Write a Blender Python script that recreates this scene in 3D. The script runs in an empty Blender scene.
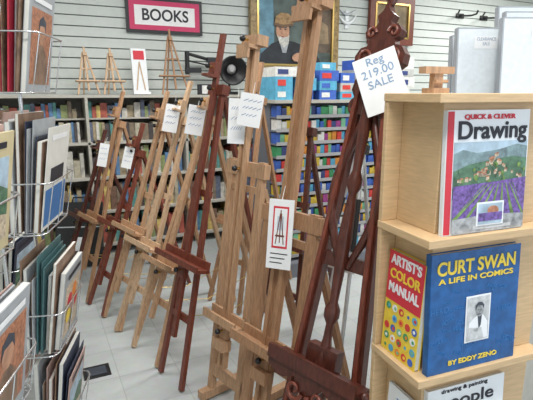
import bpy, math, random
from mathutils import Vector, Matrix
from math import sin, cos, radians, pi

scene = bpy.context.scene
scene.view_settings.view_transform = 'Standard'

# ---------------------------------------------------------------- materials
MATS = {}
def mat(name, col, rough=0.5, var=0.0, scale=20.0, stretch=(1,1,1), metal=0.0, bump=0.0, spec=0.5, alpha=1.0):
    if name in MATS: return MATS[name]
    m = bpy.data.materials.new(name); m.use_nodes = True
    nt = m.node_tree; bs = nt.nodes['Principled BSDF']
    bs.inputs['Roughness'].default_value = rough
    bs.inputs['Metallic'].default_value = metal
    bs.inputs['Specular IOR Level'].default_value = spec
    bs.inputs['Base Color'].default_value = (*col, 1)
    bs.inputs['Alpha'].default_value = alpha
    tc = nt.nodes.new('ShaderNodeTexCoord')
    mp = nt.nodes.new('ShaderNodeMapping'); mp.inputs['Scale'].default_value = stretch
    nz = nt.nodes.new('ShaderNodeTexNoise'); nz.inputs['Scale'].default_value = scale
    nz.inputs['Detail'].default_value = 4
    nt.links.new(tc.outputs['Object'], mp.inputs['Vector'])
    nt.links.new(mp.outputs['Vector'], nz.inputs['Vector'])
    rp = nt.nodes.new('ShaderNodeValToRGB')
    rp.color_ramp.elements[0].position = 0.3
    rp.color_ramp.elements[1].position = 0.7
    v = max(var, 0.03)
    rp.color_ramp.elements[0].color = (*[c*(1-v) for c in col], 1)
    rp.color_ramp.elements[1].color = (*[min(1, c*(1+v)) for c in col], 1)
    nt.links.new(nz.outputs['Fac'], rp.inputs['Fac'])
    nt.links.new(rp.outputs['Color'], bs.inputs['Base Color'])
    MATS[name] = m
    return m

OAK   = mat('oak_wood', (.47,.285,.165), .6, .22, 9, (14,14,1.2))
PINE  = mat('beech_wood', (.56,.38,.24), .6, .2, 9, (14,14,1.2))
TAN   = mat('tan_wood', (.37,.205,.11), .6, .22, 9, (14,14,1.2))
MAHO  = mat('mahogany_wood', (.17,.042,.024), .4, .35, 9, (14,14,1.2))
DARKM = mat('walnut_wood', (.085,.024,.016), .3, .35, 9, (14,14,1.2))
MAPLE = mat('maple_board', (.62,.43,.24), .5, .10, 6, (3,3,30))
BRASS = mat('brass', (.6,.42,.15), .3, metal=1)
BLACK = mat('black_plastic', (.012,.012,.014), .4)
CHROME= mat('chrome_wire', (.75,.76,.78), .25, metal=.9)
STEEL = mat('aluminium', (.6,.62,.65), .35, metal=.8)
WHITE = mat('white_card', (.84,.85,.86), .6)
PAPER = mat('paper', (.70,.69,.64), .7, .05)
INK   = mat('ink', (.02,.02,.03), .6)
RED   = mat('red_print', (.62,.03,.05), .5)
SHELFG= mat('grey_laminate', (.46,.44,.39), .5, .06)
PAL = [mat('pk_%d'%i, c, .45, .15, 30) for i, c in enumerate([
 (.65,.05,.04),(.05,.13,.5),(.7,.5,.06),(.05,.3,.12),(.75,.75,.72),(.02,.02,.03),(.35,.05,.25),(.75,.28,.04),
 (.1,.4,.6),(.35,.2,.1),(.5,.5,.48),(.8,.75,.55),(.04,.06,.2),(.2,.5,.3)])]
MUT = [mat('mt_%d'%i, c, .55, .3, 25) for i, c in enumerate([
 (.32,.26,.17),(.22,.17,.12),(.44,.40,.30),(.12,.14,.2),(.07,.06,.06),(.40,.10,.07),(.10,.20,.36),(.52,.50,.45),(.24,.28,.12),(.18,.10,.07),(.6,.45,.15),(.10,.28,.26)])]

# ---------------------------------------------------------------- builder
class B:
    def __init__(s, name):
        s.name=name; s.v=[]; s.f=[]; s.fm=[]; s.ms=[]; s.sm=[]; s.M=Matrix.Identity(4)
    def add(s, vs, fs, m, smooth=False):
        if m not in s.ms: s.ms.append(m)
        i=s.ms.index(m); o=len(s.v)
        s.v += [tuple(s.M @ Vector(v)) for v in vs]
        for f in fs:
            s.f.append([o+k for k in f]); s.fm.append(i); s.sm.append(smooth)
    def box(s, c, d, m, R=None):
        vs=[]
        for z in (-.5,.5):
            for x,y in ((-.5,-.5),(.5,-.5),(.5,.5),(-.5,.5)):
                p=Vector((x*d[0],y*d[1],z*d[2]))
                if R is not None: p=R@p
                vs.append(p+Vector(c))
        s.add(vs,[(3,2,1,0),(4,5,6,7),(0,1,5,4),(1,2,6,5),(2,3,7,6),(3,0,4,7)],m)
    def bb(s, lo, hi, m):
        s.box([(a+b)/2 for a,b in zip(lo,hi)],[abs(b-a) for a,b in zip(lo,hi)],m)
    def beam(s,p0,p1,w,d,m,side=(1,0,0),w1=None):
        p0=Vector(p0);p1=Vector(p1);a=(p1-p0).normalized();sd=Vector(side)
        sd=(sd-a*sd.dot(a)).normalized(); n=a.cross(sd)
        w1=w if w1 is None else w1
        vs=[]
        for p,ww in ((p0,w),(p1,w1)):
            for i,j in ((-1,-1),(1,-1),(1,1),(-1,1)):
                vs.append(p+sd*i*ww/2+n*j*d/2)
        s.add(vs,[(3,2,1,0),(4,5,6,7),(0,1,5,4),(1,2,6,5),(2,3,7,6),(3,0,4,7)],m)
    def lathe(s,p0,p1,prof,m,n=12):
        p0=Vector(p0);p1=Vector(p1);a=(p1-p0);L=a.length;a.normalize()
        r=Vector((1,0,0)) if abs(a.x)<.8 else Vector((0,1,0))
        u=(r-a*r.dot(a)).normalized();w=a.cross(u)
        vs=[];fs=[]
        for t,rad in prof:
            for k in range(n):
                an=2*pi*k/n
                vs.append(p0+a*t*L+(u*cos(an)+w*sin(an))*rad)
        for i in range(len(prof)-1):
            for k in range(n):
                k2=(k+1)%n
                fs.append((i*n+k,i*n+k2,(i+1)*n+k2,(i+1)*n+k))
        s.add(vs,fs,m,True)
        s.add(vs[:n],[tuple(range(n-1,-1,-1))],m); s.add(vs[-n:],[tuple(range(n))],m)
    def cyl(s,p0,p1,r,m,n=12,r1=None): s.lathe(p0,p1,[(0,r),(1,r if r1 is None else r1)],m,n)
    def tube(s,pts,r,m,n=6):
        pts=[Vector(p) for p in pts]; vs=[];fs=[];prev=None
        for i,p in enumerate(pts):
            a=(pts[min(i+1,len(pts)-1)]-pts[max(i-1,0)]).normalized()
            if prev is None:
                q=Vector((0,0,1)) if abs(a.z)<.8 else Vector((1,0,0))
            else: q=prev
            u=(q-a*q.dot(a)).normalized(); prev=u; w=a.cross(u)
            rr=r[i] if isinstance(r,(list,tuple)) else r
            for k in range(n):
                an=2*pi*k/n; vs.append(p+(u*cos(an)+w*sin(an))*rr)
        for i in range(len(pts)-1):
            for k in range(n):
                k2=(k+1)%n; fs.append((i*n+k,i*n+k2,(i+1)*n+k2,(i+1)*n+k))
        s.add(vs,fs,m,True)
    def prism(s,pts,z0,z1,m):
        n=len(pts)
        ar=sum(pts[i][0]*pts[(i+1)%n][1]-pts[(i+1)%n][0]*pts[i][1] for i in range(n))
        if ar<0: pts=pts[::-1]
        vs=[(x,y,z0) for x,y in pts]+[(x,y,z1) for x,y in pts]
        fs=[tuple(range(n-1,-1,-1)),tuple(range(n,2*n))]
        fs+=[(i,(i+1)%n,n+(i+1)%n,n+i) for i in range(n)]
        s.add(vs,fs,m)
    def text(s,st,size,M,m,ex=.0008,bold=.0,align='CENTER',width=None):
        c=bpy.data.curves.new('t','FONT'); c.body=st; c.size=size; c.extrude=ex; c.offset=bold
        c.align_x=align; c.align_y='CENTER'
        o=bpy.data.objects.new('t',c); scene.collection.objects.link(o)
        dg=bpy.context.evaluated_depsgraph_get(); me=o.evaluated_get(dg).to_mesh()
        vs=[v.co.copy() for v in me.vertices]
        if width and vs:
            w=max(v.x for v in vs)-min(v.x for v in vs); k=width/w
            for v in vs: v.x*=k
        vs=[M@v for v in vs]
        s.add(vs,[tuple(p.vertices) for p in me.polygons],m)
        o.evaluated_get(dg).to_mesh_clear()
        bpy.data.objects.remove(o); bpy.data.curves.remove(c)
    def finish(s,loc=(0,0,0),yaw=0,bevel=0):
        me=bpy.data.meshes.new(s.name); me.from_pydata(s.v,[],s.f)
        for m in s.ms: me.materials.append(m)
        me.polygons.foreach_set('material_index',s.fm)
        me.polygons.foreach_set('use_smooth',s.sm)
        me.update()
        o=bpy.data.objects.new(s.name,me); scene.collection.objects.link(o)
        o.location=loc; o.rotation_euler=(0,0,radians(yaw))
        if bevel:
            md=o.modifiers.new('bevel','BEVEL'); md.width=bevel; md.segments=2
            md.limit_method='ANGLE'; md.angle_limit=radians(50); md.harden_normals=False
        return o

def T(x,y,z): return Matrix.Translation((x,y,z))
# frame whose local xy is a vertical picture plane facing -Y
FACE = Matrix(((1,0,0,0),(0,0,-1,0),(0,1,0,0),(0,0,0,1)))
def tiltF(tdeg):
    t=radians(tdeg)
    return Matrix(((1,0,0,0),(0,sin(t),-cos(t),0),(0,cos(t),sin(t),0),(0,0,0,1)))

# ---------------------------------------------------------------- room
X0,X1,Y0,Y1,ZC = -1.7,7.6,-1.6,5.0,3.0
def tile_mat():
    m=bpy.data.materials.new('vinyl_tile'); m.use_nodes=True; nt=m.node_tree; bs=nt.nodes['Principled BSDF']
    tc=nt.nodes.new('ShaderNodeTexCoord'); br=nt.nodes.new('ShaderNodeTexBrick')
    br.offset=0; br.inputs['Scale'].default_value=1
    br.inputs['Brick Width'].default_value=.305; br.inputs['Row Height'].default_value=.305
    br.inputs['Mortar Size'].default_value=.0018
    br.inputs['Color1'].default_value=(.52,.55,.55,1); br.inputs['Color2'].default_value=(.49,.52,.525,1)
    br.inputs['Mortar'].default_value=(.35,.37,.37,1)
    nz=nt.nodes.new('ShaderNodeTexNoise'); nz.inputs['Scale'].default_value=25; nz.inputs['Detail'].default_value=6
    mx=nt.nodes.new('ShaderNodeMixRGB'); mx.blend_type='MULTIPLY'; mx.inputs['Fac'].default_value=.2
    nt.links.new(tc.outputs['Object'],br.inputs['Vector']); nt.links.new(tc.outputs['Object'],nz.inputs['Vector'])
    nt.links.new(br.outputs['Color'],mx.inputs[1]); nt.links.new(nz.outputs['Color'],mx.inputs[2])
    nt.links.new(mx.outputs[0],bs.inputs['Base Color']); bs.inputs['Roughness'].default_value=.55
    return m
b=B('floor'); b.bb((X0,Y0,-.1),(X1,Y1,0),tile_mat()); b.finish()
CEIL=mat('ceiling_tile',(.75,.75,.73),.9,.04)
b=B('ceiling'); b.bb((X0,Y0,ZC),(X1,Y1,ZC+.1),CEIL); b.finish()
WALL=mat('wall_paint',(.62,.64,.6),.8,.03); SLAT=mat('slatwall_white',(.60,.64,.61),.6,.03); SLATB=mat('slatwall_groove',(.22,.24,.24),.8)
b=B('wall_left'); b.bb((X0-.1,Y0,0),(X0,Y1,ZC),WALL); b.finish()
b=B('wall_right'); b.bb((X1,Y0,0),(X1+.1,Y1,ZC),WALL); b.finish()
b=B('wall_back'); b.bb((X0,Y1,0),(X1,Y1+.1,ZC),SLATB)
z=.02
while z<ZC-.09:
    b.bb((X0,Y1-.018,z),(X1,Y1,z+.084),SLAT); z+=.095
b.finish()
b=B('wall_front')  # unseen wall; its opening is added to let in cool sky fill
b.bb((X0,Y0-.1,0),(X1,Y0,.5),WALL); b.bb((X0,Y0-.1,2.5),(X1,Y0,ZC),WALL)
b.bb((X0,Y0-.1,.5),(-.6,Y0,2.5),WALL); b.bb((5.4,Y0-.1,.5),(X1,Y0,2.5),WALL); b.finish()
b=B('added_fill_window_1')  # made-up frame, out of view, around the opening added for fill light
for x in (-.57,1.4,3.4,5.37): b.bb((x-.03,Y0-.08,.5),(x+.03,Y0-.02,2.5),STEEL)
for z in (.53,2.47): b.bb((-.6,Y0-.08,z-.03),(5.4,Y0-.02,z+.03),STEEL)
b.finish()
b=B('baseboard_back'); b.bb((X0,Y1-.035,0),(X1,Y1-.018,.1),BLACK); b.finish()

# ---------------------------------------------------------------- easels
def knob(b,p,d=1,m=BLACK):
    p=Vector(p); b.cyl(p,p+Vector((0,0,.03*d)),.006,BRASS,8); b.lathe(p+Vector((0,0,.02*d)),p+Vector((0,0,.04*d)),[(0,.010),(.3,.014),(.8,.012),(1,.006)],m,10)
PEN=mat('pen_blue',(.08,.16,.36),.6)
def tag(b,u,s,w,h,d=.05,rot=0,kind=0,turn=50):
    M0=b.M.copy(); b.M=M0@T(u,s,d)@Matrix.Rotation(radians(turn),4,'Y')@Matrix.Rotation(radians(rot),4,'Z')
    b.tube([(0,h*.5+.05,-.03),(0,h*.5,.0)],.0012,WHITE,4)
    b.box((0,0,0),(w,h,.002),WHITE)
    if kind==1:
        b.box((0,h*.10,.0018),(w*.62,h*.60,.001),RED); b.box((0,h*.10,.0026),(w*.50,h*.54,.001),WHITE)
        # printed picture of an easel
        b.beam((-w*.16,-h*.14,.0034),(-w*.02,h*.30,.0034),w*.04,.001,MAHO); b.beam((w*.16,-h*.14,.0034),(w*.02,h*.30,.0034),w*.04,.001,MAHO)
        b.beam((0,-h*.12,.0036),(0,h*.35,.0036),w*.04,.001,MAHO); b.box((0,-h*.02,.0038),(w*.36,h*.025,.001),MAHO); b.box((0,h*.16,.0032),(w*.26,h*.2,.0008),SKYC)
        for k in range(3): b.box((-w*.05*k,-h*(.28+.065*k),.0018),(w*(.7-.1*k),h*.014,.001),INK)
    else:
        for k in range(3):
            yy=h*(.28-.22*k); x=-w*.34
            while x<w*.3:
                l=w*random.uniform(.08,.2); b.beam((x,yy-h*.03,.0018),(x+l,yy+h*.04,.0018),w*.022,.001,PEN); x+=l*.9+w*.03
    b.M=M0
SKYC=mat('print_pale_blue',(.5,.6,.68),.5)
def tray(b,s,w,m,depth=.075,lip=.03):
    b.box((0,s,depth/2+.02),(w,.018,depth),m)
    b.box((0,s+lip/2-.006,depth+.02),(w,lip,.012),m)
    b.box((0,s+.022,.028),(w,.05,.014),m)
    b.box((0,s-.045,.035),(.06,.075,.03),m); knob(b,(0,s-.045,.05))

def tripod_easel(name,foot,yaw,tilt,H,w,ts,tw,m,tags=(),clamp=.9,m2=None,lw=.03):
    m2=m2 or m; b=B(name); F=tiltF(tilt); b.M=F; t=radians(tilt)
    L=H/cos(t); top=.86*L
    for sg in (-1,1):
        b.beam((sg*w,.008,0),(sg*.032,top,0),lw,.022,m)
    wd=lambda s:w-(w-.032)*s/top
    b.box((0,.2*L,.0),(2*wd(.2*L),.035,.02),m)
    b.box((0,top-.02,.0),(.13,.05,.045),m); knob(b,(0,top-.02,.03))
    b.box((0,.56*L,.0),(2*wd(.56*L)+.05,.035,.02),m)
    b.beam((0,.14*L,.027),(0,L,.027),.034,.02,m2)
    tray(b,ts,tw,m)
    c=clamp*L
    b.box((0,c,.048),(.055,.07,.028),m); b.box((0,c-.035,.07),(.055,.012,.06),m); knob(b,(0,c+.01,.06))
    for tg in tags: tag(b,*tg)
    b.M=Matrix.Identity(4)
    y1=top*sin(t); z1=top*cos(t)
    b.beam((0,y1+.02,z1-.02),(0,y1+.36,.012),.03,.022,m)
    zz=.2*L*cos(t)
    fr=1-zz/z1
    b.tube([(0,.2*L*sin(t),zz),(0,(.2*L*sin(t)+y1+.02+.34*fr)/2,zz-.08),(0,y1+.02+.34*fr,zz)],.0025,BRASS,5)
    return b.finish((foot[0],foot[1],0),yaw,.0025)

def h_easel(name,foot,yaw,tilt,H,w,ts,tw,m,tags=(),uh=1.05,mw=.07,lw=.045,td=.08,clamp=None):
    b=B(name); F=tiltF(tilt); b.M=F; t=radians(tilt); L=H/cos(t); U=uh/cos(t)
    for sg in (-1,1):
        b.beam((sg*w,.05,0),(sg*w,U,0),lw,.028,m)
        b.box((sg*mw*.36,(.22+L)/2,.03),(mw*.3,L-.22,.026),m)
    b.box((0,(.22+L)/2,.022),(mw*.5,L-.24,.012),m)
    b.box((0,.16,0),(2*w+lw,.06,.026),m); b.box((0,.42,-.002),(2*w,.05,.022),m)
    b.box((0,U-.04,.0),(2*w+lw+.03,.065,.034),m); knob(b,(0,U-.04,.045)); 
    b.box((0,U-.13,-.002),(2*w,.03,.02),m)
    tray(b,ts,tw,m,td,.04)
    b.box((0,ts-.11,.05),(.09,.05,.05),m)
    c=(clamp or .985)*L
    b.box((0,c,.03),(mw+.065,.045,.06),m); b.box((0,c-.03,.07),(mw+.04,.016,.05),m); b.box((0,c-.055,.09),(mw+.03,.05,.012),m); knob(b,(0,c,.07))
    for tg in tags: tag(b,*tg)
    b.M=Matrix.Identity(4)
    y1=U*.9*sin(t); z1=U*.9*cos(t)
    for sg in (-1,1):
        b.bb((sg*(w)-.022,-.06,.012),(sg*w+.022,.52,.055),m)
        b.beam((sg*(w-.0),y1+.015,z1),(sg*w,.46,.05),.03,.022,m)
        for yy in (-.03,.49): b.cyl((sg*w,yy,0),(sg*w,yy,.014),.016,BLACK,10)
    b.bb((-w,.44,.02),(w,.48,.05),m)
    return b.finish((foot[0],foot[1],0),yaw,.003)

def lyre_easel(name,foot,yaw,tilt,H,w,ts,tw,m,m2):
    b=B(name); F=tiltF(tilt); b.M=F; t=radians(tilt); L=H/cos(t); top=L-.2
    for sg in (-1,1):
        b.beam((sg*w,.008,0),(sg*.05,top,0),.042,.03,m,w1=.03)
        b.beam((sg*w,.0,.022),(sg*.05,top,.022),.014,.012,m2)
        pts=[];rr=[]
        for k in range(26):
            a=k/25*2.6*pi; r=.045*(1-k/30)
            pts.append((sg*(w+.005+r*cos(a)-.02),.07+r*sin(a),.0)); rr.append(.013*(1-k/45))
        b.tube(pts,rr,m,8)
    s0=.32; prof=[(0,.014),(.02,.026),(.05,.026),(.07,.014),(.12,.02),(.18,.033),(.25,.028),(.32,.015),(.36,.013),(.38,.026),(.40,.026),(.42,.014),
      (.5,.018),(.58,.024),(.66,.018),(.70,.013),(.72,.024),(.74,.024),(.76,.014),(.88,.02),(.97,.014),(1,.02)]
    b.lathe((0,s0,.03),(0,top,.03),prof,m,14)
    for sg in (-1,1):
        pts=[];rr=[]
        for k in range(30):
            q=k/29; x=sg*(.018+.085*sin(pi*q)**1.2*(1-.35*q)); pts.append((x,top-.62+.5*q,.012)); rr.append(.011+.006*sin(pi*q))
        b.tube(pts,rr,m,8)
        pts=[];rr=[]
        for k in range(24):
            a=k/23*2.4*pi; r=.04*(1-k/28); pts.append((sg*(.055-r*cos(a)),top-.1+r*sin(a),.012)); rr.append(.011*(1-k/40))
        b.tube(pts,rr,m,8)
    half=[(0,.30),(.012,.27),(.03,.255),(.022,.235),(.03,.22),(.05,.225),(.066,.205),(.06,.185),(.045,.18),(.052,.16),(.075,.155),(.092,.13),(.09,.10),(.07,.085),(.058,.095),(.055,.07),(.075,.05),(.082,.02),(.065,-.01),(.05,-.02),(.04,-.06),(0,-.075)]
    poly=[(x,top+y-.06) for x,y in half]+[(-x,top+y-.06) for x,y in half[-2:0:-1]]
    b.prism(poly,-.014,.02,m)
    for sg in (-1,1):
        for (cx,cy,R0) in ((.055,.12,.03),(.04,.2,.02),(.05,.02,.022)):
            pts=[];rr=[]
            for k in range(20):
                a=k/19*2.3*pi; r=R0*(1-k/24); pts.append((sg*(cx-r*cos(a)*.9),top-.06+cy+r*sin(a),.022)); rr.append(.006*(1-k/40))
            b.tube(pts,rr,m2,6)
    b.lathe((0,top+.23,.0),(0,top+.30,.0),[(0,.01),(.3,.02),(.7,.016),(1,.003)],m,10)
    wd=lambda s:w-(w-.05)*s/top
    for s in (.3,.98):
        b.box((0,s,.0),(2*wd(s),.045,.024),m)
    b.box((0,ts,.06),(tw,.022,.085),m); b.box((0,ts+.016,.10),(tw,.045,.014),m)
    ap=[]
    n=24
    for k in range(n+1):
        q=k/n; u=(q-.5)*tw; ap.append((u,ts-.03-.025*abs(sin(3*pi*q))-.05*math.exp(-((q-.5)/.1)**2)))
    b.prism([(tw/2,ts),( -tw/2,ts)]+ap,.08,.097,m)
    for sg in (-1,1):
        pts=[];rr=[]
        for k in range(22):
            a=k/21*2.4*pi; r=.035*(1-k/26); pts.append((sg*(.045-r*cos(a)),ts-.07-r*sin(a),.103)); rr.append(.009*(1-k/40))
        b.tube(pts,rr,m2,8)
        b.lathe((sg*tw/2,ts,.06),(sg*(tw/2+.025),ts,.06),[(0,.012),(.4,.018),(.8,.013),(1,.004)],m,10)
    b.box((0,ts+.03,.03),(.12,.1,.04),m)
    b.M=F@T(.045,top-.025,.05)@Matrix.Rotation(radians(20),4,'Y')@Matrix.Rotation(radians(26),4,'Z')
    b.box((0,0,0),(.135,.185,.003),WHITE)
    b.text('Reg\n219.00\nSALE',.036,T(0,.035,.0025),mat('pen_blue2',(.24,.36,.54),.6),ex=.0005,width=.10)
    b.M=Matrix.Identity(4)
    b.beam((0,top*.93*sin(t)+.02,top*.93*cos(t)),(0,top*sin(t)+.36,.012),.036,.026,m)
    return b.finish((foot[0],foot[1],0),yaw,.002)

random.seed(4)
lyre_easel('carved_lyre_easel',(.68,1.16),-72,13,1.74,.17,.62,.36,DARKM,MAHO)
h_easel('studio_easel',(.735,1.575),-76,9.5,1.85,.13,.49,.34,TAN,[(.03,.97,.10,.27,.08,4,1,30)],uh=1.05,mw=.07)
h_easel('studio_easel',(.715,1.95),-76,8,1.74,.11,.45,.25,OAK,[(-.02,1.38,.08,.20,.07,3,2),(.08,1.43,.10,.14,.08,-4,2)],uh=1.2,mw=.05,lw=.035,td=.06)
tripod_easel('tripod_easel',(.54,2.27),-76,13,1.78,.11,.66,.42,MAHO,[])
tripod_easel('tripod_easel',(.47,2.58),-76,20,1.58,.15,.55,.34,OAK,[(0,1.40,.10,.17,.09,5,2)])
tripod_easel('tripod_easel',(.40,2.84),-76,20,1.56,.13,.60,.34,PINE,[(0,1.40,.09,.17,.09,5,2)])
tripod_easel('tripod_easel',(.36,3.08),-76,19,1.50,.13,.64,.34,OAK,[])
tripod_easel('tripod_easel',(.29,3.34),-76,20,1.28,.13,.62,.32,MAHO,[(0,1.10,.07,.15,.07,3,2)])
tripod_easel('tripod_easel',(.22,3.62),-76,17,1.5,.13,.6,.32,TAN,[(.0,1.08,.07,.17,.07,3,2)])
tripod_easel('tripod_easel',(.14,3.95),-76,20,1.2,.14,.55,.32,DARKM,[])
tripod_easel('tripod_easel',(1.12,3.0),-70,14,1.7,.16,.6,.36,TAN,[(0,1.45,.09,.15,.07,3,2)])
tripod_easel('tripod_easel',(1.24,2.42),-70,12,1.5,.16,.6,.36,DARKM,[])

b=B('aluminium_easel'); b.M=tiltF(16)
for sg in (-1,1):
    b.cyl((sg*.15,.01,0),(sg*.02,1.25,0),.011,STEEL,10); b.cyl((sg*.08,.7,0),(sg*.05,.98,0),.014,BLACK,10)
b.cyl((0,.45,.02),(0,1.45,.02),.010,STEEL,10); b.box((0,1.25,0),(.08,.05,.04),BLACK); b.box((0,.6,.02),(.24,.02,.03),STEEL)
b.M=Matrix.Identity(4); b.cyl((0,.36,1.2),(0,.58,.01),.011,STEEL,10)
b.finish((1.27,2.0,0),-72)

# ---------------------------------------------------------------- book tower (right foreground)
TX,TY,TYAW=.80,.785,-5
b=B('wooden_book_display_stand')
W,D=.42,.21
ZL=.782
for z in (1.478,1.145,ZL,.43,.1): b.bb((0,0,z),(W,D,z+.021),MAPLE)
for z0,z1 in ((1.166,1.478),(ZL+.021,1.145),(.451,ZL),(.121,.43)):
    b.bb((.05,.055,z0),(.066,D,z1),MAPLE); b.bb((.05,.045,z0),(W,.058,z1),MAPLE)
    b.bb((0.002,D-.016,z0),(.05,D,z1),MAPLE)
b.bb((.02,.02,0),(W-.02,D-.01,.1),MAPLE)
b.finish((TX,TY,0),TYAW,.002)
twM=T(TX,TY,0)@Matrix.Rotation(radians(TYAW),4,'Z')

def finish_at(b,M):
    me_o=b.finish(); me_o.matrix_world=M; return me_o
def book(name,w,h,t,cover,decor,M):
    b=B(name); b.M=FACE
    b.box((0,h/2,0),(w-.004,h-.006,t*.8),PAPER)
    b.box((0,h/2,t/2),(w,h,.002),cover); b.box((0,h/2,-t/2),(w,h,.002),cover); b.box((-w/2,h/2,0),(.002,h,t),cover)
    b.M=FACE@T(0,0,t/2+.0012); decor(b,w,h)
    return finish_at(b,M)
CW=mat('cover_white',(.82,.84,.86),.35); CBL=mat('cover_blue',(.015,.10,.30),.35,.25,40)
PB=mat('paint_blue',(.03,.17,.44),.4); YL=mat('print_yellow',(.85,.62,.06),.4); OR=mat('print_orange',(.8,.25,.03),.4)
GRN=mat('print_green',(.16,.27,.07),.5,.5,60); LAV=mat('lavender',(.16,.09,.32),.5,.6,110); HILL=mat('hill_green',(.08,.17,.10),.5,.5,50)
SKYB=mat('paint_sky',(.40,.52,.62),.5,.3,25); ROOF=mat('roof_red',(.42,.18,.10),.5,.4,90); STONE=mat('stone_cream',(.55,.45,.33),.5,.4,90)
DK=mat('print_dark',(.05,.06,.08),.5); GREYP=mat('print_grey',(.35,.36,.37),.6,.5,60); SKIN=mat('painted_skin',(.50,.27,.17),.6,.2,30)
SKL=mat('print_light_grey',(.55,.56,.57),.6,.2,60)
def ell(cx,cy,rx,ry,n=22,rot=0): return [(cx+rx*cos(2*pi*k/n)*cos(rot)-ry*sin(2*pi*k/n)*sin(rot),cy+rx*cos(2*pi*k/n)*sin(rot)+ry*sin(2*pi*k/n)*cos(rot)) for k in range(n)]
def d_draw(b,w,h):
    random.seed(3)
    b.box((-w/2+.010,h*.5,.0005),(.018,h*.98,.001),RED)
    b.text('QUICK & CLEVER',.015,T(-.0,h*.945,.001),RED,bold=.0006,width=w*.62)
    b.text('Drawing',.058,T(.010,h*.835,.001),INK,bold=.0012,width=w*.84)
    x0,x1=-w/2+.022,w/2-.004; W_=x1-x0
    X=lambda q:x0+q*W_
    b.prism([(x0,h*.30),(x1,h*.30),(x1,h*.75),(x0,h*.75)],0,.001,SKYB)
    b.prism([(x0,h*.40),(x1,h*.40),(x1,h*.70),(X(.85),h*.72),(X(.6),h*.68),(X(.3),h*.66),(X(.12),h*.69),(x0,h*.66)],.001,.0014,mat('far_hill',(.18,.26,.28),.5,.4,60))
    b.prism([(x0,h*.30),(x1,h*.30),(x1,h*.60),(X(.8),h*.62),(X(.5),h*.60),(X(.2),h*.57),(x0,h*.52)],.0014,.0018,HILL)
    for k in range(46):
        q=random.gauss(.55,.2); q=min(.95,max(.05,q)); x=X(q); y=h*(.44+.2*math.exp(-((q-.58)/.22)**2)*random.random())
        s=random.uniform(.005,.009)
        b.box((x,y,.002),(s*1.2,s,.0006),STONE); b.prism([(x-s*.7,y+s*.45),(x+s*.7,y+s*.45),(x+s*.3,y+s*.85),(x-s*.3,y+s*.85)],.002,.0026,ROOF)
    for k in range(22):
        q=random.random(); x=X(q); y=h*random.uniform(.40,.56); s=random.uniform(.004,.008)
        b.prism(ell(x,y,s,s*1.1,8),.0026,.003,random.choice([GRN,HILL]))
    b.prism([(x0,h*.12),(x1,h*.12),(x1,h*.44),(X(.6),h*.42),(x0,h*.40)],.0030,.0034,LAV)
    for k in range(9):
        a0=-.15+k*.16; b.prism([(X(min(max(a0,0),1)),h*.13),(X(min(max(a0+.05,0.01),1)),h*.13),(X(.42+k*.05),h*.40),(X(.41+k*.05),h*.40)],.0034,.0038,GRN)
    b.prism([(x0,.004),(x1,.004),(x1,h*.13),(X(.5),h*.15),(x0,h*.13)],.0038,.0042,GREYP)
    b.box((.012,h*.15,.0045),(.085,.062,.0008),CW); b.box((.012,h*.155,.0052),(.075,.05,.0008),SKYB); b.box((.012,h*.13,.006),(.075,.02,.0006),LAV); b.prism(ell(.02,h*.18,.018,.012,12),.0056,.006,ROOF)
    b.box((.02,h*.045,.0045),(.12,.008,.0008),SKL)
book('drawing_instruction_book',.252,.295,.012,CW,d_draw, twM@T(.052+.126,.025,1.166)@Matrix.Rotation(radians(-3),4,'X'))
def d_swan(b,w,h):
    b.text('CURT SWAN',.048,T(0,h*.875,.001),YL,bold=.0012,width=w*.88)
    b.text('A LIFE IN COMICS',.019,T(0,h*.775,.001),YL,bold=.0004,width=w*.84)
    b.text('BY EDDY ZENO',.017,T(0,h*.075,.001),YL,bold=.0004,width=w*.56)
    random.seed(8)
    for k in range(26):
        x=random.uniform(-w*.43,w*.43); y=random.uniform(h*.14,h*.70)
        b.text(random.choice(['CLARK!','HERO','S','AHH','POW','WHO?']),random.uniform(.010,.022),T(x,y,.0006)@Matrix.Rotation(random.uniform(-.5,.5),4,'Z'),PB,ex=.0003)
    cx,cy=.008,h*.42
    b.box((cx,cy,.0018),(.080,.125,.001),CW)
    b.box((cx,cy,.0026),(.072,.117,.0006),SKL)
    b.prism([(cx-.034,cy-.056),(cx+.034,cy-.056),(cx+.031,cy-.012),(cx+.018,cy+.006),(cx+.004,cy+.010),(cx-.010,cy+.004),(cx-.028,cy-.010)],.0030,.0034,CW)
    b.prism([(cx-.002,cy+.008),(cx+.012,cy+.008),(cx+.010,cy-.018),(cx+.003,cy-.03)],.0034,.0037,DK)
    b.prism(ell(cx+.004,cy+.022,.0125,.0175),.0037,.004,GREYP)
    b.prism([(cx-.010,cy+.022),(cx-.011,cy+.036),(cx-.002,cy+.044),(cx+.010,cy+.043),(cx+.018,cy+.034),(cx+.016,cy+.024),(cx+.011,cy+.034),(cx-.003,cy+.035)],.004,.0043,DK)
    for sx in (-1,1): b.prism(ell(cx+.003+sx*.0048,cy+.024,.0022,.0012,8),.0043,.0046,DK)
    b.prism([(cx-.003,cy+.0125),(cx+.008,cy+.0125),(cx+.006,cy+.0105),(cx-.001,cy+.0105)],.0043,.0046,DK)
    b.prism([(cx-.034,cy-.056),(cx+.020,cy-.056),(cx+.012,cy-.026),(cx-.030,cy-.022)],.0043,.0046,SKL)
    b.prism(ell(cx-.006,cy-.03,.008,.005),.0046,.0049,GREYP)
book('comics_biography_book',.285,.315,.018,CBL,d_swan, twM@T(.034+.1425,.020,ZL+.021)@Matrix.Rotation(radians(-3),4,'X'))
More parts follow.
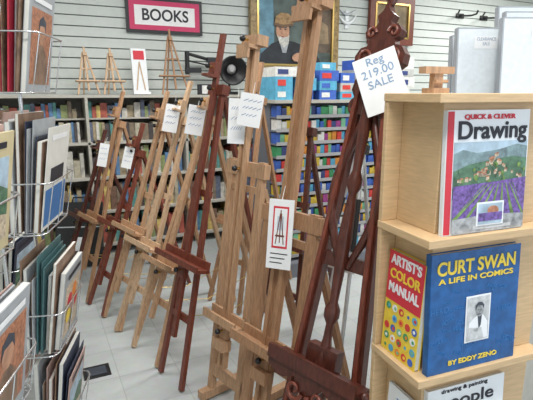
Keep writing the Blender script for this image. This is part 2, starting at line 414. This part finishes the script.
def d_people(b,w,h):
    b.text('people',.05,T(-.0,h*.84,.001),INK,bold=.0005,width=w*.7); b.text('drawing & painting',.016,T(-.01,h*.965,.001),INK,width=w*.6)
    b.box((0,h*.36,.001),(w*.8,h*.6,.001),SKIN)
book('figure_drawing_book',.26,.29,.015,CW,d_people, twM@T(.19,.024,.451)@Matrix.Rotation(radians(-3),4,'X'))
def d_manual(b,w,h):
    b.prism([(-w/2,h*.52),(w/2,h*.52),(w/2,h),(-w/2,h)],0,.001,RED)
    for k,(tx,c) in enumerate((("ARTIST'S",CW),('COLOR',YL),('MANUAL',CW))):
        b.text(tx,.036,T(0,h*(.92-.135*k),.0016),c,bold=.0010,width=w*.86)
    cols=[YL,OR,PAL[1],PAL[3],RED,PAL[8],PAL[0],PAL[13],CW]
    random.seed(5)
    for r in range(5):
        for c in range(5):
            x=-w*.38+c*w*.19; y=h*(.06+.10*r)
            b.prism(ell(x+.003*(r%2),y,.0105,.0105,9),.0005,.0013,cols[(r*3+c*5)%9]); b.prism(ell(x+.003,y,.005,.005,7),.0013,.0017,cols[(r*5+c*2+3)%9])
book('color_manual_book',.145,.285,.015,YL,d_manual, twM@T(.024,.112,ZL+.021)@Matrix.Rotation(radians(-90),4,'Z')@Matrix.Rotation(radians(-3),4,'X'))
book('exhibition_booklet',.12,.25,.008,CW,lambda b,w,h:(b.text('The\nLand',.025,T(0,h*.8,.001),PB),b.box((0,h*.3,.001),(w*.8,h*.4,.001),GRN)), twM@T(.026,.10,.451)@Matrix.Rotation(radians(-90),4,'Z')@Matrix.Rotation(radians(-3),4,'X'))
b=B('wooden_mini_easel')
b.box((0,0,.006),(.045,.045,.012),OAK); b.beam((0,.0,.01),(0,.0,.05),.026,.018,OAK)
b.box((0,0,.054),(.085,.026,.016),OAK); b.box((0,-.018,.028),(.035,.010,.007),OAK)
finish_at(b,twM@T(.085,.12,1.499))

# ---------------------------------------------------------------- canvas rack behind the tower
b=B('canvas_gondola')
b.bb((1.46,1.12,0),(2.75,1.68,.12),BLACK); b.bb((1.50,1.16,.12),(2.7,1.64,1.43),SHELFG); b.bb((1.46,1.12,1.43),(2.75,1.68,1.46),SHELFG)
b.finish()
CANV=mat('canvas_cloth',(.72,.77,.81),.8,.05,60); WRAP=mat('canvas_edge',(.38,.41,.45),.6)
def canvas(w,h,t,loc,yaw,tilt,tagged):
    b=B('blank_stretched_canvas'); b.M=tiltF(tilt)
    b.box((0,h/2,0),(w,h,t),CANV)
    for sx in (-1,1): b.box((sx*(w/2-.002),h/2,0),(.006,h,t*1.02),WRAP)
    for sy in (.003,h-.003): b.box((0,sy,0),(w,.006,t*1.02),WRAP)
    if tagged:
        b.box((-w*.02,h*.80,t/2+.001),(w*.4,h*.16,.001),WHITE)
        b.text('CLEARANCE\nSALE',.018,T(-w*.02,h*.815,t/2+.002),mat('pen_grey',(.30,.38,.5),.6),ex=.0003,width=w*.32)
    return b.finish(loc,yaw,.001)
canvas(.24,.29,.03,(1.655,1.40,1.4605),-24,5,True)
canvas(.24,.27,.03,(1.70,1.47,1.4605),-24,5,False)
canvas(.40,.32,.03,(1.83,1.245,1.4605),-24,5,True)
canvas(.42,.36,.03,(1.95,1.32,1.4605),-24,5,False)
canvas(.42,.40,.03,(2.03,1.42,1.4605),-24,5,False)

# ---------------------------------------------------------------- back bookcases
def packs(b,x0,x1,y0,depth,z,hmin,hmax,wmin,wmax,pal,lean=.0):
    x=x0
    while x<x1-wmax:
        w=random.uniform(wmin,wmax); h=random.uniform(hmin,hmax)
        b.bb((x,y0+random.uniform(0,.02),z),(x+w*.94,y0+depth,z+h),random.choice(pal)); x+=w
random.seed(11)
b=B('wooden_bookcase'); bx0,bx1=-1.3,2.25; by0,by1=4.56,4.96
for z in (.08,.4,.72,1.04,1.455): b.bb((bx0,by0,z),(bx1,by1,z+.025),SHELFG)
for x in (bx0,-.4,.45,1.35,bx1-.025): b.bb((x,by0,0),(x+.025,by1,1.455),SHELFG)
b.bb((bx0,by1-.01,.0),(bx1,by1,1.455),mat('bookcase_back',(.40,.37,.32),.7))
b.bb((bx0,by0+.1,1.26),(bx1-.9,by1,1.275),SHELFG)
b.finish(bevel=.002)
b=B('shelved_books')
for z in (.105,.425,.745,1.065):
    for a,c in ((bx0+.03,-.41),(-.37,.44),(.48,1.34),(1.38,2.2)):
        packs(b,a,c,by0+.04,.26,z,.15,.27 if z<1 else .18,.02,.06,MUT)
for a,c in ((bx0+.03,-.41),(-.37,.44),(.48,1.34)): packs(b,a,c,by0+.12,.2,1.2755,.08,.16,.02,.07,MUT)
b.finish()
b=B('boxed_art_sets'); 
for (x,w,h,c) in ((1.52,.12,.10,5),(2.10,.12,.12,12)):
    b.bb((x,4.59,1.4805),(x+w,4.68,1.4805+h),PAL[c]); b.bb((x+.02,4.588,1.4905),(x+w-.02,4.59,1.47+h),PAL[4])
b.finish()
def mini_easel(name,x,y,z,h,m,board=False):
    b=B(name); b.M=tiltF(12); 
    for sg in (-1,1): b.beam((sg*h*.22,.004,0),(sg*.012,h*.9,0),.016,.01,m)
    b.beam((0,.08*h,.012),(0,h,.012),.018,.01,m); b.box((0,.28*h,.02),(h*.5,.012,.035),m); b.box((0,.85*h,.022),(.035,.03,.02),m); b.box((0,.55*h,0),(h*.22,.014,.01),m)
    b.M=Matrix.Identity(4); b.beam((0,.9*h*.2,.85*h),(0,.9*h*.2+.12,.004),.014,.01,m)
    return b.finish((x,y,z),8,.001)
mini_easel('tabletop_easel',.50,4.62,1.481,.42,PINE); mini_easel('tabletop_easel',.72,4.62,1.481,.42,PINE)
mini_easel('tabletop_easel',1.29,4.62,1.481,.62,TAN)
b=B('packaged_display_easel'); b.M=tiltF(6); b.box((0,.22,0),(.14,.40,.03),CW); b.box((0,.36,.017),(.10,.08,.003),RED); b.beam((-.04,.04,.018),(0,.3,.018),.01,.004,PINE); b.beam((.04,.04,.018),(0,.3,.018),.01,.004,PINE)
b.box((0,.012,0),(.16,.024,.09),CW)
b.finish((.97,4.68,1.481),5)
b=B('swing_arm_lamp')
b.cyl((0,0,0),(0,0,.03),.09,BLACK,20); b.cyl((0,0,.03),(-.02,0,.3),.012,BLACK,8); b.cyl((-.02,0,.3),(-.46,-.02,.40),.016,BLACK,8); b.cyl((-.02,0,.25),(-.44,-.02,.33),.008,BLACK,8)
b.box((-.2,-.01,.34),(.1,.05,.06),BLACK); b.cyl((-.46,-.02,.42),(-.46,-.02,.20),.024,BLACK,8); b.box((-.40,-.02,.24),(.16,.05,.05),BLACK)
b.lathe((0,.06,.27),(0,-.12,.24),[(0,.03),(.25,.05),(.4,.10),(.8,.145),(1,.15),(.98,.135),(.5,.06)],BLACK,24)
b.lathe((0,-.02,.26),(0,-.08,.25),[(0,.03),(.6,.05),(1,.02)],mat('bulb_glass',(.5,.5,.5),.2),12)
b.finish((1.93,4.84,1.481))

# ---------------------------------------------------------------- paint display gondola
random.seed(21)
b=B('paint_display_rack'); gx0,gx1,gy=1.72,3.3,3.35
RK=mat('rack_grey',(.16,.17,.2),.6)
b.bb((gx0,gy+.12,0),(gx1,gy+.45,1.42),RK); b.bb((gx0,gy-.08,0),(gx1,gy+.12,.12),RK)
rows=[.16+.105*k for k in range(12)]
for z in rows: b.bb((gx0,gy,z-.012),(gx1,gy+.12,z),RK); b.bb((gx0,gy-.006,z-.012),(gx1,gy,z+.014),mat('label_strip',(.35,.35,.36),.5))
b.bb((gx0-.03,gy-.03,1.42),(gx1+.03,gy+.48,1.445),SHELFG)
b.finish()
b=B('paint_tube_boxes')
pl=[PAL[i] for i in (0,1,2,3,6,7,8,13,1,12,4,2)]
for z in rows: packs(b,gx0+.01,gx1,gy+.01,.1,z+.0005,.06,.085,.03,.05,pl)
b.finish()
b=B('stacked_paint_sets')
x=gx0
while x<gx1-.2:
    z=1.4455
    for k in range(random.choice((2,3,3,4))):
        w=random.uniform(.13,.19); h=random.uniform(.06,.1)
        b.bb((x,gy+.02,z),(x+w,gy+.3,z+h),random.choice([PAL[4],PAL[1],PAL[4],PAL[8],PAL[10]])); b.bb((x+.02,gy+.018,z+h*.25),(x+w*.6,gy+.02,z+h*.75),random.choice([PAL[1],PAL[0],PAL[4],PAL[12]]))
        z+=h+.0005
    x+=.2
b.finish()
b=B('dark_portfolio_case'); b.M=tiltF(14); b.box((0,.29,0),(.4,.56,.045),BLACK); b.tube([(-.06,.57,0),(-.05,.61,0),(.05,.61,0),(.06,.57,0)],.008,BLACK); b.box((0,.35,.024),(.36,.01,.004),STEEL); b.box((0,.2,.024),(.10,.12,.002),CW)
b.finish((.28,4.33,0),-20)

# ---------------------------------------------------------------- wall pieces
b=B('books_sign'); b.M=T(1.30,4.955,2.235)@FACE
b.box((0,0,0),(.76,.33,.02),BLACK); b.box((0,0,.008),(.70,.27,.012),mat('sign_pink',(.60,.035,.13),.5)); b.box((0,0,.011),(.60,.18,.012),mat('sign_white',(.85,.84,.85),.5))
b.text('BOOKS',.15,T(0,0,.018),INK,bold=.003,width=.46)
b.finish()
def frame(b,w,h,fw,fd,m,m2):
    for sg in (-1,1):
        b.box((0,sg*(h/2-fw/2),0),(w,fw,fd),m); b.box((sg*(w/2-fw/2),0,0),(fw,h-2*fw,fd),m)
        b.box((0,sg*(h/2-fw*1.05),fd*.3),(w-2*fw,fw*.25,fd*.6),m2); b.box((sg*(w/2-fw*1.05),0,fd*.3),(fw*.25,h-2*fw,fd*.6),m2)
GOLD=mat('gilt_frame',(.30,.20,.08),.4,.4,30); 
PM=T(2.77,4.94,2.25)@FACE
b=B('framed_portrait_painting'); b.M=PM
frame(b,1.12,1.06,.08,.06,GOLD,BRASS)
b.box((0,0,0),(1.0,.94,.006),mat('paint_bg',(.09,.12,.11),.6,.5,6))
z=.004
def pp(pts,m):
    global z
    b.prism(pts,z,z+.001,m); z+=.0012
pp([(-.48,-.45),(-.26,-.45),(-.29,.45),(-.48,.45)],mat('paint_teal',(.12,.25,.33),.6,.5,7))
pp([(.10,-.3),(.48,-.3),(.48,.3),(.12,.2)],mat('paint_umber',(.14,.10,.07),.6,.5,9))
pp([(.22,-.2),(.44,-.2),(.42,.0),(.3,.06),(.24,-.04)],mat('paint_ochre',(.28,.20,.12),.6,.5,9))
b.M=PM@T(-.12,-.15,0)@Matrix.Diagonal((.92,.92,1,1))
pp([(-.36,-.32),(.52,-.32),(.44,-.20),(.28,-.10),(.12,-.05),(-.04,-.02),(-.2,-.08),(-.34,-.2)],mat('paint_coat',(.018,.022,.03),.6,.5,9))
pp([(-.1,-.03),(.04,-.03),(.0,-.18),(-.05,-.18)],mat('paint_shirt',(.35,.37,.4),.6,.2,20))
pp(ell(-.05,.07,.09,.12),SKIN)
pp([(-.13,.03),(-.10,-.0),(-.05,.015),(0,.0),(.04,.03),(.03,-.07),(-.03,-.12),(-.09,-.08)],mat('paint_beard',(.55,.54,.5),.6,.3,50))
pp(ell(-.05,.005,.025,.008),mat('paint_lip',(.35,.1,.08),.6))
for sx in (-1,1): pp(ell(-.05+sx*.033,.09,.013,.007),INK); pp([(-.05+sx*.015,.105),(-.05+sx*.055,.108),(-.05+sx*.05,.118),(-.05+sx*.015,.115)],DK)
pp([(-.058,.09),(-.04,.09),(-.032,.04),(-.065,.04)],mat('paint_nose',(.58,.33,.22),.6))
pp([(-.17,.13),(-.12,.12),(.03,.125),(.09,.15),(.075,.22),(.02,.27),(-.08,.275),(-.15,.23)],mat('paint_cap',(.33,.20,.09),.6,.4,30))
pp([(-.18,.13),(-.05,.105),(.09,.14),(.085,.16),(-.05,.14),(-.17,.155)],mat('paint_capbrim',(.16,.09,.05),.6))
pp(ell(.14,-.22,.07,.04,rot=.4),SKIN); pp(ell(.24,-.25,.07,.035,rot=-.4),SKIN)
for k in range(4): pp(ell(.10+.02*k,-.25-.004*k,.010,.03,10,.3),mat('paint_nose',(.58,.33,.22),.6))
b.finish()
b=B('framed_still_life_painting'); b.M=T(4.12,4.94,2.36)@FACE
frame(b,.68,.56,.08,.05,MAHO,BRASS); b.box((0,0,0),(.54,.42,.006),mat('still_bg',(.30,.22,.12),.6,.5,6)); z=.004
pp(ell(-.05,-.03,.09,.10),mat('still_red',(.3,.05,.03),.6,.3)); pp(ell(.1,-.08,.07,.06),mat('still_y',(.5,.35,.08),.6,.3)); pp([(-.27,-.21),(.27,-.21),(.27,-.1),(-.27,-.12)],DK); pp(ell(-.05,.12,.02,.08),GRN)
b.finish()
for (x,zc) in ((5.30,2.50),(5.75,2.50),(6.25,2.50)):
    b=B('slatwall_hook'); b.M=T(x,4.98,zc)
    b.box((0,-.006,0),(.14,.012,.06),BLACK); b.tube([(0,-.01,0),(0,-.2,-.02),(0,-.28,-.01),(0,-.3,.03)],.012,BLACK); b.tube([(-.05,-.01,0),(-.25,-.2,-.02),(-.28,-.26,.02)],.010,BLACK); b.finish()
b=B('curved_wall_ornament'); b.M=T(3.48,4.965,2.3)@FACE
b.tube([(.22*(q-.5)*1.2,.10*(q*2-1)**2 ,0) for q in [k/14 for k in range(15)]],[.006+.014*sin(pi*k/14) for k in range(15)],CW,8)
b.tube([(.22*(q-.5)*1.1,.10+.06*(q*2-1)**2 ,0) for q in [k/14 for k in range(15)]],[.005+.012*sin(pi*k/14) for k in range(15)],STEEL,8)
b.box((0,.04,-.006),(.05,.2,.012),STEEL); b.finish()

# ---------------------------------------------------------------- left wire racks with pads
def wire_rack(name,loc,yaw,width,tiers,post_h):
    b=B(name); w=width/2
    for sg in (-1,1):
        b.cyl((sg*w,.02,0),(sg*w,.02,post_h),.008,CHROME,8)
        b.tube([(sg*w,-.12,.015),(sg*w,.15,.015)],.01,CHROME,8)
    b.tube([(-w,.02,.015),(w,.02,.015)],.008,CHROME,8); b.cyl((-w,.02,post_h-.02),(w,.02,post_h-.02),.006,CHROME,8)
    for (z,h,dp) in tiers:
        for zz in (z,z+h*.45):
            f=-dp-(zz-z)*.2
            pts=[(-w,.01,zz)]+[(-w,f+.03,zz),(-w+.008,f+.01,zz),(-w+.03,f,zz),(w-.03,f,zz),(w-.008,f+.01,zz),(w,f+.03,zz)]+[(w,.01,zz)]
            b.tube(pts,.003,CHROME,6)
        for k in range(3):
            x=-w+.03+(width-.06)*k/2
            b.tube([(x,.01,z),(x,-dp,z),(x,-dp-h*.45*.2,z+h*.45)],.0022,CHROME,5)
    return b.finish((loc[0],loc[1],0),yaw)
def cover_art(b,w,h,kind):
    z=0
    def q(pts,m):
        nonlocal z
        b.prism([(x*w,y*h) for x,y in pts],z,z+.0005,m); z+=.0005
    if kind==0:   # landscape print
        q([(-.42,-.4),(.42,-.4),(.42,.3),(-.42,.3)],SKYB); q([(-.42,-.4),(.42,-.4),(.42,.02),(.2,.1),(-.1,0),(-.42,.06)],HILL); q([(-.42,-.4),(.42,-.4),(.42,-.2),(0,-.12),(-.42,-.25)],STONE)
    elif kind==1: # figure study
        q([(-.42,-.42),(.42,-.42),(.42,.32),(-.42,.32)],ROOF); q([(-.28,-.42),(.3,-.42),(.26,-.15),(.08,-.02),(-.08,-.02),(-.25,-.15)],PBR); q([(x,y) for x,y in ell(0,.1,.13,.12)],SKIN); q([(-.15,.1),(-.13,.22),(0,.27),(.13,.22),(.15,.1),(.09,.17),(-.09,.17)],DK)
    elif kind==2: # colour-band cover
        q([(-.46,-.46),(.46,-.46),(.46,-.1),(-.46,-.1)],PB); q([(-.3,-.05),(.3,-.05),(.3,.1),(-.3,.1)],INK)
    else:         # floral
        q([(-.4,-.42),(.4,-.42),(.4,.28),(-.4,.28)],STONE)
        for (x,y,m) in ((-.15,.05,RED),(.1,.12,OR),(.02,-.1,PK),(.2,-.05,RED),(-.2,-.15,YL)): q(ell(x,y,.13,.09,12),m)
        q([(-.03,-.42),(.03,-.42),(.02,-.15),(-.02,-.15)],GRN)
    b.box((0,h*.40,z+.0004),(w*.7,h*.05,.0006),INK if kind in (0,3) else WHITE)
def pads(name,loc,yaw,width,tiers,cols,kinds):
    b=B(name)
    for ti,(z,h,dp) in enumerate(tiers):
        y=.0; pal=cols[ti%len(cols)]
        while y>-dp+.02:
            t=random.choice((.003,.005,.012,.018,.003)); hh=h*random.uniform(.78,1.05); ww=width*random.uniform(.75,.93)
            b.M=T(random.uniform(-.012,.012),y-t/2,z+.0035)@Matrix.Rotation(radians(3+8*(-y/dp)),4,'X')
            m=random.choice(pal)
            b.box((0,0,hh/2),(ww,t,hh),m)
            if t>.01: b.box((0,0,hh/2),(ww*1.002,t*.7,hh*1.001),PAPER)
            y-=t+.004
        b.M=b.M@T(0,-t/2-.0003,hh*.5)@FACE
        cover_art(b,ww,hh,kinds[ti%len(kinds)])
    b.M=Matrix.Identity(4)
    return b.finish((loc[0],loc[1],0),yaw)
PK=mat('pad_pink',(.50,.34,.30),.6,.1); PY=mat('pad_yellow',(.58,.49,.29),.6,.1); PBR=mat('pad_brown',(.24,.15,.10),.5,.4,20); PG=mat('pad_grey',(.38,.40,.42),.6,.1); PDK=mat('pad_dark',(.03,.04,.075),.5); PRD=mat('pad_red',(.50,.03,.06),.5); PTL=mat('pad_teal',(.07,.16,.17),.5)
t1=[(1.52,.34,.11),(1.16,.27,.11),(.80,.27,.11),(.44,.27,.11),(.1,.27,.11)]
t2=[(1.50,.42,.12),(1.02,.40,.12),(.56,.36,.12),(.14,.36,.12)]
c1=[[PDK,PDK,PRD],[PY,PAPER,PK,PY],[PBR,PK,PG,PBR],[PG,PBR],[PDK,PG]]
c2=[[PRD,PBR,PK,PG],[PG,PDK,PBR,PAPER,PDK],[PBR,PG,PK,PTL],[PDK,PK,PG,PBR]]
for i,(loc,yw,wd_,tt,cl,kd) in enumerate((((-.205,1.10),70,.30,t1,c1,[2,0,1,3,0]),((-.055,1.95),72,.32,t2,c2,[1,2,3,0]),((-.2,2.5),72,.34,t2,c2[::-1],[0,1]))):
    random.seed(30+i)
    wire_rack('wire_display_rack',loc,yw,wd_,tt,2.1); pads('sketch_pads',loc,yw,wd_,tt,cl,kd)

b=B('floor_outlet_cover'); b.bb((-.07,-.06,0),(.07,.06,.006),BLACK); b.bb((-.05,-.04,.006),(.05,.04,.008),DK); b.finish((.20,2.54,0),0)

# ---------------------------------------------------------------- lights
for i,(x,y) in enumerate(((.3,.3),(.6,3.0),(2.9,.3),(2.9,3.0),(5.5,1.5),(5.4,3.9))):
    b=B('fluorescent_ceiling_light'); b.bb((x-.62,y-.17,ZC-.07),(x+.62,y+.17,ZC),CW); b.finish()
    l=bpy.data.lights.new('tube_light','AREA'); l.shape='RECTANGLE'; l.size=1.2; l.size_y=.3; l.energy=44; l.color=(1,.985,.95)
    o=bpy.data.objects.new('tube_light',l); scene.collection.objects.link(o); o.location=(x,y,ZC-.08)
w=bpy.data.worlds.new('world'); scene.world=w; w.use_nodes=True
w.node_tree.nodes['Background'].inputs[0].default_value=(.78,.88,1,1); w.node_tree.nodes['Background'].inputs[1].default_value=1.8

# ---------------------------------------------------------------- camera
cd=bpy.data.cameras.new('camera'); cam=bpy.data.objects.new('camera',cd); scene.collection.objects.link(cam)
cd.sensor_width=36; cd.lens=480/533*36; cd.clip_start=.02
cam.location=(0,0,1.5); cam.rotation_euler=(radians(90-12.6),0,radians(-26))
scene.camera=cam
